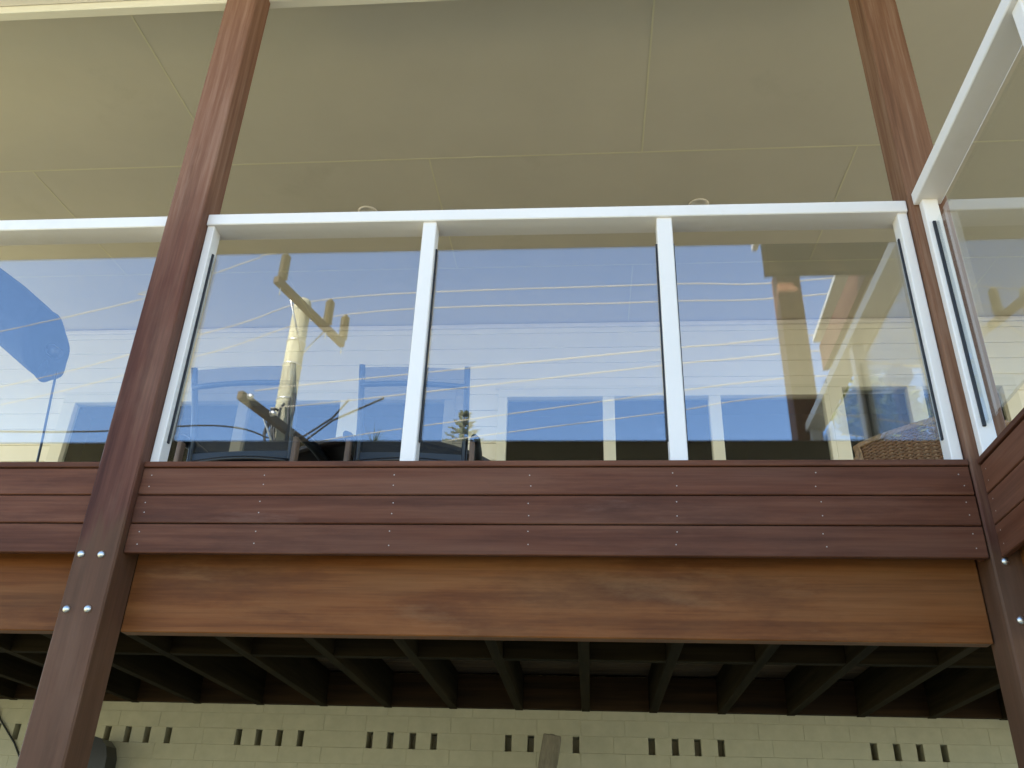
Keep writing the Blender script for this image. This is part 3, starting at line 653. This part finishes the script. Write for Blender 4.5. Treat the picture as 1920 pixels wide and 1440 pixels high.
for i, zz in enumerate((7.9,)):
    b0 = Vector((PX - 0.1, PY + 0.2, 7.5 - 0.1 * i)); wire(['black service wire leaving the pole toward the left, mirrored', 'lower black service wire leaving the pole toward the left, mirrored'][i],
        [b0, b0 + Vector((-0.8, 0.35, 0.05 - 0.05 * i)), b0 + Vector((-3.5, 1.2, -0.45)), b0 + Vector((-12, 4, -1.4))], 0.014, 'cable')
mbs = []
for k in range(7):
    a = 0.4 + k * 0.45; x0 = PX + 0.17 * math.cos(a); y0 = PY + 0.17 * math.sin(a) + 0.02
    pts = [(x0, y0, 8.35 - 0.12 * k), (x0 + 0.05 * math.cos(k), y0 + 0.06, 8.0), (x0 + 0.09 * math.sin(k * 2), y0 + 0.08, 7.6), (x0 + 0.05, y0 + 0.04, 7.1), (x0, y0, 6.2)]
    MB().tube(pts, 0.022, 6).build('cable_run', 'cable', pp, True)
for k, e in enumerate(((1.35, 0.55, 7.66), (1.9, 0.7, 7.60))):
    pts = [Vector((PX + 0.15, PY + 0.16, 7.5)), Vector((PX + 0.5, PY + 0.28, 7.50 - 0.1 * k)), Vector((PX + 0.95, PY + 0.45, 7.72 - 0.05 * k)), Vector((PX + e[0], PY + e[1] + 0.5, e[2] + 0.05))]
    MB().tube(pts, 0.016, 6).build('jumper_cable', 'cable', pp, True)

# ================================================================== TREES (seen mirrored)
def leafy(name, label, base, h, ctrs, nleaf, size, mat='leaf'):
    tr_ = thing(name, label, 'tree', base); bx_, by_, bz_ = base
    MB().tube([(bx_, by_, bz_), (bx_ + 0.1, by_, h * 0.3), (bx_ - 0.05, by_ + 0.1, h * 0.6)], [0.3, 0.22, 0.14], 10).build('trunk', 'bark', tr_, True)
    mbl = MB()
    for c, r in ctrs: mbl.tube([(bx_, by_, h * 0.45), Vector((bx_, by_, h * 0.5)).lerp(Vector(c), 0.6) + Vector((0, 0, -0.3)), c], [0.12, 0.07, 0.03], 6)
    mbl.build('limbs', 'bark', tr_, True)
    V = []; F = []
    for k in range(nleaf):
        c, r = random.choice(ctrs); d = Vector((random.gauss(0, 1), random.gauss(0, 1), random.gauss(0, 1))).normalized() * r * (random.random() ** 0.4)
        p = Vector(c) + d; a = Vector((random.uniform(-1, 1), random.uniform(-1, 1), random.uniform(-1, 1))).normalized(); b_ = a.cross(Vector((random.random(), random.random(), random.random()))).normalized(); s = size * random.uniform(0.6, 1.3)
        n = len(V); V += [p - a * s, p + b_ * s * 0.45, p + a * s, p - b_ * s * 0.45]; F.append([n, n + 1, n + 2, n + 3])
    tag(MB().add(V, F).build('crown', mat, tr_), kind='stuff')
cs = []
for k in range(34): cs.append(((8.2 + random.uniform(-3.2, 3.0), -15 + random.uniform(-2, 2), random.uniform(5.5, 10.4)), random.uniform(0.8, 1.3)))
leafy('leafy_tree', 'broad green leafy tree beyond the side balcony, mirrored in the right panel', (8.2, -15.0, 0), 10.5, cs, 42000, 0.11)
def pine(label, x, y, h, top):
    t_ = thing('norfolk_pine', label, 'tree', (x, y, 0)); MB().tube([(x, y, 0), (x, y, h * 0.6), (x, y, h)], [0.28, 0.15, 0.02], 8).build('trunk', 'bark', t_, True)
    V = []; F = []
    z_ = h - 0.15; L = 0.18
    while z_ > h * 0.35:
        for k in range(7):
            a = k * 0.897 + z_ * 3; d = Vector((math.cos(a), math.sin(a), 0.18)).normalized()
            for j in range(16):
                p = Vector((x, y, z_)) + d * (L * (j + 1) / 16)
                for q_ in range(3):
                    e = Vector((random.uniform(-1, 1), random.uniform(-1, 1), random.uniform(0.0, 1.2))).normalized() * 0.11; s_ = e.cross(d).normalized() * 0.028
                    n = len(V); V += [p - s_, p + s_, p + e + s_ * 0.3, p + e - s_ * 0.3]; F.append([n, n + 1, n + 2, n + 3])
        z_ -= 0.33; L = min(2.0, L + 0.16)
    tag(MB().add(V, F).build('crown', 'leaf_dark', t_), kind='stuff')
pine('tip of a pine tree standing low in the middle glass panel, mirrored', -4.22, -25, 15.75, 0)
pl = thing('palm_tree', 'spiky palm top low in the left glass panel beside the pole, mirrored', 'tree', (-7.3, -25, 0))
MB().tube([(-7.3, -25, 0), (-7.3, -25, 14.4)], [0.2, 0.12], 8).build('trunk', 'bark', pl, True)
V = []; F = []
for k in range(26):
    a = random.uniform(0, 6.28); e = random.uniform(0.5, 1.4); d = Vector((math.cos(a) * math.cos(e), math.sin(a) * math.cos(e), math.sin(e))); s_ = d.cross(Vector((0.3, 0.2, 0.9))).normalized() * 0.03
    p = Vector((-7.3, -25, 14.4)); n = len(V); V += [p - s_, p + s_, p + d * random.uniform(0.7, 1.0)]; F.append([n, n + 1, n + 2])
tag(MB().add(V, F).build('crown', 'leaf_dark', pl), kind='stuff')
bpy.context.view_layer.update()
